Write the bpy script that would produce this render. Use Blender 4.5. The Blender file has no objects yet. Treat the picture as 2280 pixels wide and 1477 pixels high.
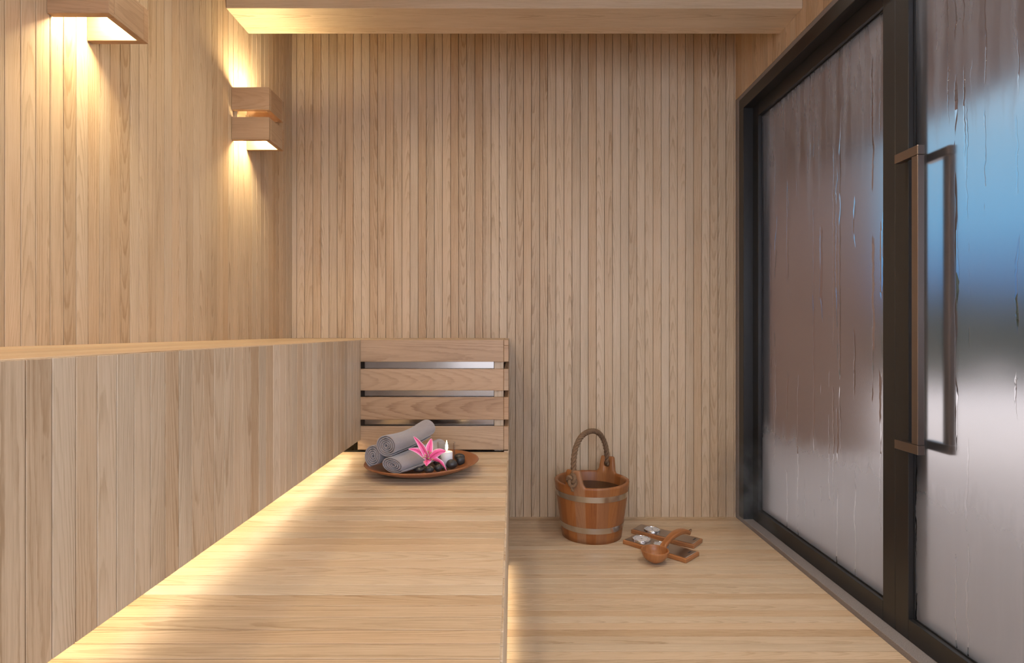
import bpy, bmesh, math, random
from mathutils import Vector, Matrix

random.seed(11)
scn = bpy.context.scene
C = scn.collection

# ------------------------------------------------------------------ camera
cam_data = bpy.data.cameras.new('camera')
cam_data.lens = 20.0
cam_data.sensor_width = 36.0
cam_data.clip_start = 0.02
cam_data.clip_end = 500
cam = bpy.data.objects.new('camera', cam_data)
C.objects.link(cam)
HC = 0.916
cam.location = (0, 0, HC)
cam.rotation_euler = (math.pi / 2, 0, 0)
scn.camera = cam

# ------------------------------------------------------------------ exposure
vs = scn.view_settings
vs.view_transform = 'Standard'
vs.look = 'None'
vs.gamma = 1.0
vs.use_curve_mapping = False
vs.exposure = -0.07

cy = scn.cycles
cy.use_denoising = True
try:
    cy.denoiser = 'OPENIMAGEDENOISE'
    cy.denoising_input_passes = 'RGB_ALBEDO_NORMAL'
    cy.denoising_prefilter = 'ACCURATE'
except Exception:
    pass
cy.max_bounces = 10
cy.diffuse_bounces = 5
cy.glossy_bounces = 4
cy.transmission_bounces = 8
cy.transparent_max_bounces = 8
cy.sample_clamp_indirect = 4.0
cy.blur_glossy = 0.5
cy.use_adaptive_sampling = True
cy.adaptive_threshold = 0.02

# ------------------------------------------------------------------ light levels
WARM = (1.0, 0.79, 0.46)
SCONCE = 190.0
DOWN = 190.0
PEND = 56.0
STRIP = 52.0
SKY = 1.0

# ------------------------------------------------------------------ world: a dusk sky, blue low in the north, pale and pink overhead, a bright patch added behind the camera as fill
world = bpy.data.worlds.new('dusk_sky')
scn.world = world
world.use_nodes = True
nt = world.node_tree
nt.nodes.clear()


def N(t, kind, **kw):
    n = t.nodes.new(kind)
    for k, v in kw.items():
        setattr(n, k, v)
    return n


def L(t, a, b):
    t.links.new(a, b)


def ramp(t, stops, fac=None, interp='LINEAR'):
    r = N(t, 'ShaderNodeValToRGB')
    r.color_ramp.interpolation = interp
    el = r.color_ramp.elements
    while len(el) < len(stops):
        el.new(0.5)
    for e, (p, c) in zip(el, stops):
        e.position = p
        e.color = c if len(c) == 4 else (*c, 1)
    if fac is not None:
        L(t, fac, r.inputs[0])
    return r


def M(t, op, a, b=None, c=None, clamp=False):
    n = N(t, 'ShaderNodeMath', operation=op, use_clamp=clamp)
    for i, x in enumerate((a, b, c)):
        if x is None:
            continue
        if isinstance(x, (int, float)):
            n.inputs[i].default_value = x
        else:
            L(t, x, n.inputs[i])
    return n.outputs[0]


tc = N(nt, 'ShaderNodeTexCoord')
sep = N(nt, 'ShaderNodeSeparateXYZ')
L(nt, tc.outputs['Generated'], sep.inputs[0])
sx, sy, sz = sep.outputs
low = ramp(nt, [(0.0, (0.03, 0.06, 0.11)), (0.07, (0.08, 0.20, 0.42)), (0.15, (0.16, 0.45, 0.74)),
                (0.26, (0.28, 0.53, 0.74)), (0.45, (1.0, 0.9, 0.86)), (1.0, (1.55, 1.38, 1.28))], sz)
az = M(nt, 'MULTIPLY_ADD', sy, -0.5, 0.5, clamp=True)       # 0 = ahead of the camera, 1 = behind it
rear_fill = ramp(nt, [(0.0, (0, 0, 0)), (0.60, (0, 0, 0)), (0.72, (1, 1, 1)), (1.0, (1, 1, 1))], az)  # mask of the bright sky patch added behind the camera
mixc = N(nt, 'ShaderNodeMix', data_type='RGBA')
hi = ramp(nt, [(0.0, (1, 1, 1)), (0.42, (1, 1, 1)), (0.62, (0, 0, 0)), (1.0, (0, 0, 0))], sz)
L(nt, M(nt, 'MULTIPLY', rear_fill.outputs[0], hi.outputs[0]), mixc.inputs['Factor'])
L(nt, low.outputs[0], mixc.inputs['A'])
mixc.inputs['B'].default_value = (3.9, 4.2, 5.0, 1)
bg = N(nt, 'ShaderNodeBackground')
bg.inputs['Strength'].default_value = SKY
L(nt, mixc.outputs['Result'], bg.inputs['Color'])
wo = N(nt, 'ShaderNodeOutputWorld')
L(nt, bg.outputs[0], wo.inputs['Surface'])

# ================================================================== materials


def mat(name):
    m = bpy.data.materials.new(name)
    m.use_nodes = True
    t = m.node_tree
    t.nodes.clear()
    out = N(t, 'ShaderNodeOutputMaterial')
    return m, t, out


def principled(t, out, col=None, rough=0.5, metal=0.0, spec=0.5):
    p = N(t, 'ShaderNodeBsdfPrincipled')
    if col is not None:
        p.inputs['Base Color'].default_value = (*col, 1)
    p.inputs['Roughness'].default_value = rough
    p.inputs['Metallic'].default_value = metal
    p.inputs['Specular IOR Level'].default_value = spec
    L(t, p.outputs[0], out.inputs['Surface'])
    return p


def plain(name, col, rough=0.5, metal=0.0, spec=0.5, bump=0.0, bscale=200, var=0.0):
    m, t, out = mat(name)
    p = principled(t, out, col, rough, metal, spec)
    tcn = N(t, 'ShaderNodeTexCoord')
    if var or bump:
        nz = N(t, 'ShaderNodeTexNoise')
        nz.inputs['Scale'].default_value = bscale
        nz.inputs['Detail'].default_value = 3
        L(t, tcn.outputs['Object'], nz.inputs['Vector'])
        if var:
            a = tuple(c * (1 - var) for c in col)
            b = tuple(min(1, c * (1 + var)) for c in col)
            r = ramp(t, [(0.3, a), (0.7, b)], nz.outputs['Fac'])
            L(t, r.outputs[0], p.inputs['Base Color'])
        if bump:
            bm_ = N(t, 'ShaderNodeBump')
            bm_.inputs['Strength'].default_value = bump
            bm_.inputs['Distance'].default_value = 0.002
            L(t, nz.outputs['Fac'], bm_.inputs['Height'])
            L(t, bm_.outputs[0], p.inputs['Normal'])
    return m


def emis(name, col, s):
    m, t, out = mat(name)
    e = N(t, 'ShaderNodeEmission')
    e.inputs['Color'].default_value = (*col, 1)
    e.inputs['Strength'].default_value = s
    L(t, e.outputs[0], out.inputs['Surface'])
    return m


def combine(t, x, y, z):
    n = N(t, 'ShaderNodeCombineXYZ')
    for i, v in enumerate((x, y, z)):
        if isinstance(v, (int, float)):
            n.inputs[i].default_value = v
        else:
            L(t, v, n.inputs[i])
    return n.outputs[0]


def noise(t, vec, scale=1.0, detail=2.0, rough=0.5):
    n = N(t, 'ShaderNodeTexNoise')
    n.inputs['Scale'].default_value = scale
    n.inputs['Detail'].default_value = detail
    n.inputs['Roughness'].default_value = rough
    L(t, vec, n.inputs['Vector'])
    return n.outputs['Fac']


def wood(name, dark, mid, light, K1=3200, K2=26, board=0.55, ring=0.34, fib=0.5, blotch=0.55, rough=0.42, spec=0.35, offspan=0.07, bump=0.12):
    """Sawn timber: UV 'grain' = metres along / across the board, UV 'seed' = two random numbers per board."""
    m, t, out = mat(name)
    g = N(t, 'ShaderNodeUVMap', uv_map='grain')
    s = N(t, 'ShaderNodeUVMap', uv_map='seed')
    gs = N(t, 'ShaderNodeSeparateXYZ')
    L(t, g.outputs[0], gs.inputs[0])
    ss = N(t, 'ShaderNodeSeparateXYZ')
    L(t, s.outputs[0], ss.inputs[0])
    u, v = gs.outputs[0], gs.outputs[1]
    r1, r2 = ss.outputs[0], ss.outputs[1]
    r1s = M(t, 'MULTIPLY', r1, 71.0)
    r2s = M(t, 'MULTIPLY', r2, 53.0)
    n1 = noise(t, combine(t, M(t, 'MULTIPLY', u, 3.2), M(t, 'MULTIPLY', v, 16.0), r2s), 1, 2.5)
    n1c = M(t, 'SUBTRACT', n1, 0.5)
    off = M(t, 'MULTIPLY', M(t, 'SUBTRACT', r1, 0.5), offspan)
    vv = M(t, 'ADD', M(t, 'ADD', v, off), M(t, 'MULTIPLY', n1c, 0.02))
    ph = M(t, 'MULTIPLY', M(t, 'MULTIPLY', vv, vv), K1)
    ph = M(t, 'ADD', ph, M(t, 'MULTIPLY', M(t, 'MULTIPLY', u, K2), M(t, 'SUBTRACT', r2, 0.45)))
    n2 = noise(t, combine(t, M(t, 'MULTIPLY', u, 30.0), M(t, 'MULTIPLY', v, 160.0), r1s), 1, 2)
    ph = M(t, 'ADD', ph, M(t, 'MULTIPLY', n2, 0.55))
    ph = M(t, 'ADD', ph, r1s)
    fr = M(t, 'FRACT', ph)
    rr = ramp(t, [(0.0, (0.1,) * 3), (0.5, (0.12,) * 3), (0.84, (0.9,) * 3), (0.90, (1,) * 3), (0.97, (0.5,) * 3), (1.0, (0.1,) * 3)], fr)
    rstr = noise(t, combine(t, M(t, 'MULTIPLY', u, 1.7), M(t, 'MULTIPLY', v, 22.0), M(t, 'ADD', r1s, 9.0)), 1, 2)
    rstr = M(t, 'MULTIPLY', M(t, 'SUBTRACT', rstr, 0.25, clamp=True), 2.0)
    ringv = M(t, 'MULTIPLY', rr.outputs[0], rstr)
    fibre = noise(t, combine(t, M(t, 'MULTIPLY', u, 9.0), M(t, 'MULTIPLY', v, 400.0), r1s), 1, 2, 0.65)
    pore = noise(t, combine(t, M(t, 'MULTIPLY', u, 45.0), M(t, 'MULTIPLY', v, 1100.0), r2s), 1, 1)
    porem = M(t, 'MULTIPLY', M(t, 'SUBTRACT', pore, 0.62, clamp=True), 3.0)
    bl = noise(t, combine(t, M(t, 'MULTIPLY', u, 2.0), M(t, 'MULTIPLY', v, 12.0), M(t, 'ADD', r2s, 4.0)), 1, 2)
    tone = M(t, 'MULTIPLY_ADD', M(t, 'SUBTRACT', r2, 0.5), board, 0.52)
    tone = M(t, 'ADD', tone, M(t, 'MULTIPLY', M(t, 'SUBTRACT', fibre, 0.5), fib))
    tone = M(t, 'ADD', tone, M(t, 'MULTIPLY', M(t, 'SUBTRACT', bl, 0.5), blotch))
    tone = M(t, 'SUBTRACT', tone, M(t, 'MULTIPLY', ringv, ring))
    tone = M(t, 'SUBTRACT', tone, M(t, 'MULTIPLY', porem, 0.34), clamp=True)
    col = ramp(t, [(0.0, dark), (0.5, mid), (1.0, light)], tone)
    # a slight hue drift from board to board
    hs = N(t, 'ShaderNodeHueSaturation')
    L(t, col.outputs[0], hs.inputs['Color'])
    L(t, M(t, 'MULTIPLY_ADD', M(t, 'SUBTRACT', r1, 0.5), 0.007, 0.5), hs.inputs['Hue'])
    L(t, M(t, 'MULTIPLY_ADD', M(t, 'SUBTRACT', r1, 0.5), -0.18, 1.0), hs.inputs['Saturation'])
    p = principled(t, out, None, rough, 0, spec)
    L(t, hs.outputs[0], p.inputs['Base Color'])
    bp = N(t, 'ShaderNodeBump')
    bp.inputs['Strength'].default_value = bump
    bp.inputs['Distance'].default_value = 0.0008
    L(t, M(t, 'SUBTRACT', fibre, M(t, 'MULTIPLY', porem, 0.8)), bp.inputs['Height'])
    L(t, bp.outputs[0], p.inputs['Normal'])
    return m


OAK = wood('pale_oak', (0.40, 0.272, 0.158), (0.605, 0.458, 0.305), (0.73, 0.585, 0.425), board=0.34, ring=0.55, fib=0.75)
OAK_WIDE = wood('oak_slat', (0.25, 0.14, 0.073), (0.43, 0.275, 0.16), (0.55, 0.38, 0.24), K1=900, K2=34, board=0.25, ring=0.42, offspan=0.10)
OAK_LAMP = wood('oak_lamp', (0.255, 0.15, 0.082), (0.41, 0.265, 0.158), (0.51, 0.36, 0.24), K1=1500, board=0.2)
BUCKET = wood('larch_stave', (0.17, 0.060, 0.022), (0.315, 0.130, 0.050), (0.43, 0.21, 0.09), K1=1200, board=0.5, ring=0.25, rough=0.38, spec=0.45)
LADLE = wood('turned_alder', (0.24, 0.085, 0.028), (0.43, 0.19, 0.075), (0.53, 0.27, 0.12), K1=2600, board=0.1, ring=0.45, rough=0.33, spec=0.5)
TRAYW = wood('turned_teak', (0.17, 0.058, 0.022), (0.33, 0.125, 0.045), (0.43, 0.19, 0.08), K1=950, K2=10, board=0.1, ring=0.8, rough=0.35, spec=0.5, offspan=0.02)
DARK_GAP = plain('dark_backing', (0.045, 0.028, 0.018), 0.9)
FRAME = plain('anthracite_metal', (0.020, 0.0195, 0.020), 0.36, 0.0, 0.45)
GASKET = plain('black_rubber', (0.008, 0.008, 0.009), 0.6)
STONE = plain('grey_stone', (0.235, 0.21, 0.205), 0.8, bump=0.5, bscale=420, var=0.22)
STEEL = plain('brushed_steel', (0.62, 0.60, 0.58), 0.24, 1.0)
BRONZE = plain('satin_handle_metal', (0.30, 0.25, 0.225), 0.30, 1.0)
CHROME = plain('chrome', (0.85, 0.85, 0.86), 0.06, 1.0)
PLATE = plain('instrument_steel', (0.42, 0.36, 0.32), 0.30, 1.0)
HEATER = plain('dark_glossy_steel', (0.27, 0.235, 0.205), 0.16, 1.0)
DIAL = plain('dial_white', (0.74, 0.73, 0.76), 0.35)
INK = plain('dial_ink', (0.06, 0.06, 0.07), 0.6)
WAX = plain('white_wax', (0.83, 0.80, 0.80), 0.6, bump=0.3, bscale=500, var=0.05)
ROPE = plain('hemp_rope', (0.215, 0.13, 0.072), 0.9, bump=0.9, bscale=420, var=0.35)
PEBBLE = plain('black_pebble', (0.036, 0.034, 0.034), 0.34, 0, 0.5, var=0.35, bscale=60)
STEMG = plain('lily_green', (0.16, 0.22, 0.05), 0.5)
ANTHER = plain('lily_anther', (0.42, 0.36, 0.06), 0.6)
LAMPBODY = plain('lamp_body', (0.62, 0.46, 0.28), 0.5)
SCONCE_E = emis('sconce_light', WARM, SCONCE)
STRIP_E = emis('strip_light', (1.0, 0.79, 0.50), STRIP)
FILL_DOWN_E = emis('added_downlight_glow', (1.0, 0.92, 0.82), DOWN)
FILL_PEND_E = emis('added_pendant_glow', (1.0, 0.82, 0.56), PEND)
FLAME_E = emis('candle_flame', (1.0, 0.72, 0.36), 30.0)


def towel_mat():
    m, t, out = mat('taupe_terry')
    p = principled(t, out, (0.25, 0.215, 0.205), 0.95, 0, 0.1)
    p.inputs['Sheen Weight'].default_value = 0.5
    p.inputs['Sheen Roughness'].default_value = 0.5
    c = N(t, 'ShaderNodeTexCoord')
    f = noise(t, c.outputs['Object'], 900, 2)
    r = ramp(t, [(0.3, (0.225, 0.195, 0.19)), (0.7, (0.35, 0.31, 0.31))], f)
    L(t, r.outputs[0], p.inputs['Base Color'])
    b = N(t, 'ShaderNodeBump')
    b.inputs['Strength'].default_value = 0.6
    b.inputs['Distance'].default_value = 0.001
    L(t, f, b.inputs['Height'])
    L(t, b.outputs[0], p.inputs['Normal'])
    return m


def petal_mat():
    m, t, out = mat('pink_petal')
    p = principled(t, out, None, 0.45, 0, 0.4)
    p.inputs['Subsurface Weight'].default_value = 0.0
    uvn = N(t, 'ShaderNodeUVMap', uv_map='grain')
    s = N(t, 'ShaderNodeSeparateXYZ')
    L(t, uvn.outputs[0], s.inputs[0])
    u, v = s.outputs[0], s.outputs[1]
    av = M(t, 'ABSOLUTE', v)
    c = N(t, 'ShaderNodeTexCoord')
    nz = noise(t, c.outputs['Object'], 900, 1)
    edge = M(t, 'ADD', av, M(t, 'MULTIPLY', M(t, 'SUBTRACT', nz, 0.5), 0.7))
    r = ramp(t, [(0.0, (0.50, 0.035, 0.11)), (0.10, (0.60, 0.05, 0.16)), (0.16, (0.80, 0.10, 0.31)), (0.62, (0.84, 0.14, 0.36)),
                 (0.92, (0.88, 0.42, 0.58)), (1.0, (0.90, 0.74, 0.80))], edge)
    L(t, r.outputs[0], p.inputs['Base Color'])
    return m


def glass_mat(name, fog):
    """Pane glass. With fog: condensation on the room side, with run-down drops that cut clear lines."""
    m, t, out = mat(name)
    p = N(t, 'ShaderNodeBsdfPrincipled')
    p.inputs['Base Color'].default_value = (0.97, 0.98, 1.0, 1)
    p.inputs['IOR'].default_value = 1.45
    p.inputs['Transmission Weight'].default_value = 1.0
    p.inputs['Roughness'].default_value = 0.0
    if not fog:
        L(t, p.outputs[0], out.inputs['Surface'])
        return m
    geo = N(t, 'ShaderNodeNewGeometry')
    s = N(t, 'ShaderNodeSeparateXYZ')
    L(t, geo.outputs['Position'], s.inputs[0])
    a, h = s.outputs[1], s.outputs[2]              # along the pane, height
    # slow wander of each drop to the side
    wig = noise(t, combine(t, M(t, 'MULTIPLY', a, 14.0), M(t, 'MULTIPLY', h, 9.0), 1.0), 1, 3, 0.6)
    aw = M(t, 'ADD', a, M(t, 'MULTIPLY', M(t, 'SUBTRACT', wig, 0.5), 0.032))
    # long soft runs
    runs = noise(t, combine(t, M(t, 'MULTIPLY', aw, 27.0), M(t, 'MULTIPLY', h, 0.9), 3.0), 1, 2, 0.55)
    runs2 = noise(t, combine(t, M(t, 'MULTIPLY', aw, 26.0), M(t, 'MULTIPLY', h, 1.6), 8.0), 1, 2, 0.6)
    # edge of the wiped belt, ragged downwards
    hb = M(t, 'ADD', h, M(t, 'MULTIPLY', M(t, 'SUBTRACT', runs, 0.5), M(t, 'MULTIPLY_ADD', h, 1.15, -0.42)))
    belt = ramp(t, [(0.0, (1,) * 3), (0.20, (0.9,) * 3), (0.255, (0.10,) * 3), (0.62, (0.02,) * 3), (0.76, (0.06,) * 3),
                    (0.90, (0.45,) * 3), (1.0, (0.65,) * 3)], M(t, 'DIVIDE', hb, 2.0))
    cloud = noise(t, combine(t, M(t, 'MULTIPLY', a, 3.0), M(t, 'MULTIPLY', h, 2.5), 5.0), 1, 3)
    fogv = M(t, 'MULTIPLY', belt.outputs[0], M(t, 'MULTIPLY_ADD', cloud, 0.7, 0.62))
    # sharp drop tracks
    tracks = noise(t, combine(t, M(t, 'MULTIPLY', aw, 75.0), M(t, 'MULTIPLY', h, 0.45), 21.0), 1, 0)
    gate = noise(t, combine(t, M(t, 'MULTIPLY', a, 22.0), M(t, 'MULTIPLY', h, 3.2), 33.0), 1, 1)
    tr = ramp(t, [(0.0, (0,) * 3), (0.695, (0,) * 3), (0.712, (1,) * 3), (1.0, (1,) * 3)], tracks)
    gt = ramp(t, [(0.0, (0,) * 3), (0.46, (0,) * 3), (0.50, (1,) * 3), (1.0, (1,) * 3)], gate)
    clear = M(t, 'MULTIPLY', tr.outputs[0], gt.outputs[0])
    soft = ramp(t, [(0.0, (0.35,) * 3), (0.5, (1,) * 3), (0.66, (1,) * 3), (0.74, (0.45,) * 3), (1.0, (0.45,) * 3)], runs2)
    fogv = M(t, 'MULTIPLY', fogv, soft.outputs[0])
    keep = M(t, 'SUBTRACT', 1.0, clear, clamp=True)
    fogk = M(t, 'MULTIPLY', fogv, keep, clamp=True)
    rough = M(t, 'MULTIPLY', keep, M(t, 'MULTIPLY_ADD', fogk, 0.14, 0.19))
    L(t, M(t, 'ADD', rough, 0.01), p.inputs['Roughness'])
    milk = M(t, 'MULTIPLY_ADD', fogk, 0.46, M(t, 'MULTIPLY', keep, 0.04))
    df = N(t, 'ShaderNodeBsdfDiffuse')
    df.inputs['Color'].default_value = (0.55, 0.56, 0.62, 1)
    tl = N(t, 'ShaderNodeBsdfTranslucent')
    tl.inputs['Color'].default_value = (0.9, 0.9, 0.92, 1)
    mx = N(t, 'ShaderNodeMixShader')
    mx.inputs[0].default_value = 0.68
    L(t, df.outputs[0], mx.inputs[1])
    L(t, tl.outputs[0], mx.inputs[2])
    m2 = N(t, 'ShaderNodeMixShader')
    L(t, milk, m2.inputs[0])
    L(t, p.outputs[0], m2.inputs[1])
    L(t, mx.outputs[0], m2.inputs[2])
    bp = N(t, 'ShaderNodeBump')
    bp.inputs['Strength'].default_value = 0.35
    bp.inputs['Distance'].default_value = 0.002
    L(t, clear, bp.inputs['Height'])
    L(t, bp.outputs[0], p.inputs['Normal'])
    L(t, m2.outputs[0], out.inputs['Surface'])
    return m


def thin_glass():
    m, t, out = mat('thin_clear_glass')
    tr = N(t, 'ShaderNodeBsdfTransparent')
    tr.inputs['Color'].default_value = (0.985, 0.99, 0.995, 1)
    gl = N(t, 'ShaderNodeBsdfGlossy')
    gl.inputs['Roughness'].default_value = 0.03
    lw = N(t, 'ShaderNodeLayerWeight')
    lw.inputs['Blend'].default_value = 0.10
    mx = N(t, 'ShaderNodeMixShader')
    L(t, M(t, 'MULTIPLY_ADD', lw.outputs['Fresnel'], 0.45, 0.012, clamp=True), mx.inputs[0])
    L(t, tr.outputs[0], mx.inputs[1])
    L(t, gl.outputs[0], mx.inputs[2])
    L(t, mx.outputs[0], out.inputs['Surface'])
    return m


TOWEL = towel_mat()
PETAL = petal_mat()
FOG = glass_mat('fogged_glass', True)
CLEAR = glass_mat('clear_pane', False)
THIN = thin_glass()
SNOW = plain('snow', (0.80, 0.77, 0.78), 0.8, bump=0.4, bscale=6, var=0.04)
NEEDLE = plain('fir_needles', (0.018, 0.035, 0.024), 0.9)
BARK = plain('fir_bark', (0.05, 0.035, 0.025), 0.9)
EXTWOOD = wood('brown_cladding', (0.10, 0.048, 0.03), (0.20, 0.10, 0.066), (0.26, 0.14, 0.09))
WATER = plain('dark_water', (0.03, 0.018, 0.012), 0.08, 0, 0.6)

# ================================================================== mesh building


class MB:
    """Collects faces with a 'grain' UV and a 'seed' UV and links them as one mesh object."""

    def __init__(self):
        self.v, self.f, self.g, self.s, self.mi, self.sm = [], [], [], [], [], []

    def face(self, idx, grain=None, seed=(0.5, 0.5), mi=0, smooth=False):
        self.f.append(idx)
        self.g.append(grain or [(0, 0)] * len(idx))
        self.s.append(seed)
        self.mi.append(mi)
        self.sm.append(smooth)

    def box(self, x0, x1, y0, y1, z0, z1, along=0, seed=None, mi=0, top_only_uv=False):
        if seed is None:
            seed = (random.random(), random.random())
        b = len(self.v)
        P = [(x, y, z) for z in (z0, z1) for y in (y0, y1) for x in (x0, x1)]
        self.v += P
        cen = ((x0 + x1) / 2, (y0 + y1) / 2, (z0 + z1) / 2)
        for q in ((0, 2, 3, 1), (4, 5, 7, 6), (0, 1, 5, 4), (2, 6, 7, 3), (0, 4, 6, 2), (1, 3, 7, 5)):
            pts = [P[i] for i in q]
            fixed = [a for a in range(3) if len({p[a] for p in pts}) == 1][0]
            axes = [a for a in range(3) if a != fixed]
            if along in axes:
                ua = along
                va = [a for a in axes if a != along][0]
                gr = [(p[ua], p[va] - cen[va]) for p in pts]
            else:
                gr = [((p[axes[0]] - cen[axes[0]]) * 0.3, p[axes[1]] - cen[axes[1]]) for p in pts]
            self.face([b + i for i in q], gr, seed, mi)
        return b

    def quad(self, pts, mi=0):
        b = len(self.v)
        self.v += pts
        self.face(list(range(b, b + len(pts))), None, (0.5, 0.5), mi)

    def tube(self, path, rad, seg=8, closed=False, caps=True, smooth=True, seed=(0.4, 0.5), mi=0):
        n = len(path)
        path = [Vector(p) for p in path]
        rads = rad if isinstance(rad, (list, tuple)) else [rad] * n
        b = len(self.v)
        prev = None
        for i, p in enumerate(path):
            if closed:
                tng = path[(i + 1) % n] - path[i - 1]
            else:
                tng = path[min(i + 1, n - 1)] - path[max(i - 1, 0)]
            tng.normalize()
            if prev is None:
                ref = Vector((0, 0, 1)) if abs(tng.z) < 0.9 else Vector((1, 0, 0))
                e1 = tng.cross(ref).normalized()
            else:
                e1 = (prev - tng * prev.dot(tng)).normalized()
            prev = e1
            e2 = tng.cross(e1)
            for k in range(seg):
                a = 2 * math.pi * k / seg
                self.v.append(tuple(p + (e1 * math.cos(a) + e2 * math.sin(a)) * rads[i]))
        m = n if closed else n - 1
        for i in range(m):
            j = (i + 1) % n
            for k in range(seg):
                l = (k + 1) % seg
                self.face([b + i * seg + k, b + i * seg + l, b + j * seg + l, b + j * seg + k],
                          [(i * 0.01, k * 0.003), (i * 0.01, k * 0.003 + .003), (i * 0.01 + .01, k * 0.003 + .003), (i * 0.01 + .01, k * 0.003)], seed, mi, smooth)
        if caps and not closed:
            self.face([b + k for k in reversed(range(seg))], None, seed, mi)
            self.face([b + (n - 1) * seg + k for k in range(seg)], None, seed, mi)

    def lathe(self, prof, seg=64, cx=0, cy=0, smooth=True, seed=(0.4, 0.5), mi=0, grain='r', wob=None, closed=False):
        """prof: list of (r, z); grain 'r': rings around the axis."""
        b = len(self.v)
        n = len(prof)
        for k in range(seg):
            a = 2 * math.pi * k / seg
            for (r, z) in prof:
                dr, dz = wob(a, r) if wob else (0, 0)
                self.v.append((cx + (r + dr) * math.cos(a), cy + (r + dr) * math.sin(a), z + dz))
        arc = [0]
        for i in range(1, n):
            arc.append(arc[-1] + math.hypot(prof[i][0] - prof[i - 1][0], prof[i][1] - prof[i - 1][1]))
        for k in range(seg):
            l = (k + 1) % seg
            for i in range(n if closed else n - 1):
                j = (i + 1) % n
                q = [b + k * n + i, b + l * n + i, b + l * n + j, b + k * n + j]
                if prof[i][0] < 1e-6:
                    q = [q[0], q[2], q[3]]
                elif prof[j][0] < 1e-6:
                    q = [q[0], q[1], q[2]]
                gr = []
                for w in q:
                    x, y, z = self.v[w]
                    if grain == 'r':
                        gr.append((math.atan2(y - cy, abs(x - cx) + 1e-6) * 0.12, math.hypot(x - cx, y - cy)))
                    else:
                        gr.append((z, (x - cx)))
                self.face(q, gr, seed, mi, smooth)

    def build(self, name, mats, parent=None, bevel=0.0, bseg=1, world=True):
        me = bpy.data.meshes.new(name)
        o_ = Vector((0, 0, 0))
        if parent is not None and world:
            o_ = parent.location
            if parent.parent is not None:
                o_ = o_ + parent.parent.location
        me.from_pydata([tuple(Vector(v) - o_) for v in self.v], [], self.f)
        g = me.uv_layers.new(name='grain')
        s = me.uv_layers.new(name='seed')
        li = 0
        for fi, f in enumerate(self.f):
            for k in range(len(f)):
                g.data[li].uv = self.g[fi][k]
                s.data[li].uv = self.s[fi]
                li += 1
            me.polygons[fi].material_index = self.mi[fi]
            me.polygons[fi].use_smooth = self.sm[fi]
        for m_ in (mats if isinstance(mats, (list, tuple)) else [mats]):
            me.materials.append(m_)
        me.validate()
        me.update()
        ob = bpy.data.objects.new(name, me)
        C.objects.link(ob)
        if parent is not None:
            ob.parent = parent
        if bevel:
            bv = ob.modifiers.new('edge', 'BEVEL')
            bv.width = bevel
            bv.segments = bseg
            bv.limit_method = 'ANGLE'
            bv.angle_limit = math.radians(50)
        return ob


def empty(name, loc, label=None, cat=None, group=None, kind=None, rotz=0.0):
    o = bpy.data.objects.new(name, None)
    o.empty_display_size = 0.05
    o.location = loc
    o.rotation_euler = (0, 0, rotz)
    C.objects.link(o)
    tag(o, label, cat, group, kind)
    return o


def tag(o, label=None, cat=None, group=None, kind=None):
    for k, v in (('label', label), ('category', cat), ('group', group), ('kind', kind)):
        if v:
            o[k] = v
    return o


# ================================================================== the room
XL, XR = -1.087, 1.1045
YB, YF = 2.809, -1.30
ZC = 2.42
P = 0.04            # board pitch
G = 0.0019          # joint
f_px = 1266.67


def at(px, py, z):
    """world point at height z on the ray through a pixel of the 2280 x 1477 frame"""
    y = f_px * (HC - z) / (py - 738.5)
    return Vector(((px - 1140) * y / f_px, y, z))


# ---- floor: boards run left to right
mb = MB()
y = 2.229 - P * 115
while y < YB:
    a, b_ = max(y, YF), min(y + P - G, YB)
    if b_ - a > 0.004:
        mb.box(XL, XR, a, b_, -0.02, 0.0, 0)
    y += P
mb.box(XL, XR, YF, YB, -0.05, -0.012, 0, mi=1)
tag(mb.build('floor', [OAK, DARK_GAP], bevel=0.0007), 'pale oak board floor running across the sauna', 'floor', kind='structure')

# ---- back wall
mb = MB()
x = -1.0625 - P
while x < XR:
    a, b_ = max(x, XL), min(x + P - G, XR)
    if b_ - a > 0.003:
        mb.box(a, b_, YB, YB + 0.02, -0.04, ZC, 2)
    x += P
mb.box(XL - .02, XR + .12, YB + 0.011, YB + 0.06, -0.06, ZC + 0.05, 2, mi=1)
tag(mb.build('wall_back', [OAK, DARK_GAP], bevel=0.0005), 'narrow vertical oak boards on the end wall behind the bucket', 'wall', kind='structure')

# ---- left wall
mb = MB()
y = 1.220 - P * 90
while y < YB:
    a, b_ = max(y, YF), min(y + P - G * 1.15, YB)
    if b_ - a > 0.003:
        mb.box(XL - 0.02, XL, a, b_, -0.04, ZC, 2)
    y += P
mb.box(XL - 0.06, XL - 0.011, YF, YB, -0.06, ZC + 0.05, 2, mi=1)
tag(mb.build('wall_left', [OAK, DARK_GAP], bevel=0.0004), 'vertical oak boards on the wall carrying the lamps', 'wall', kind='structure')

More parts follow.
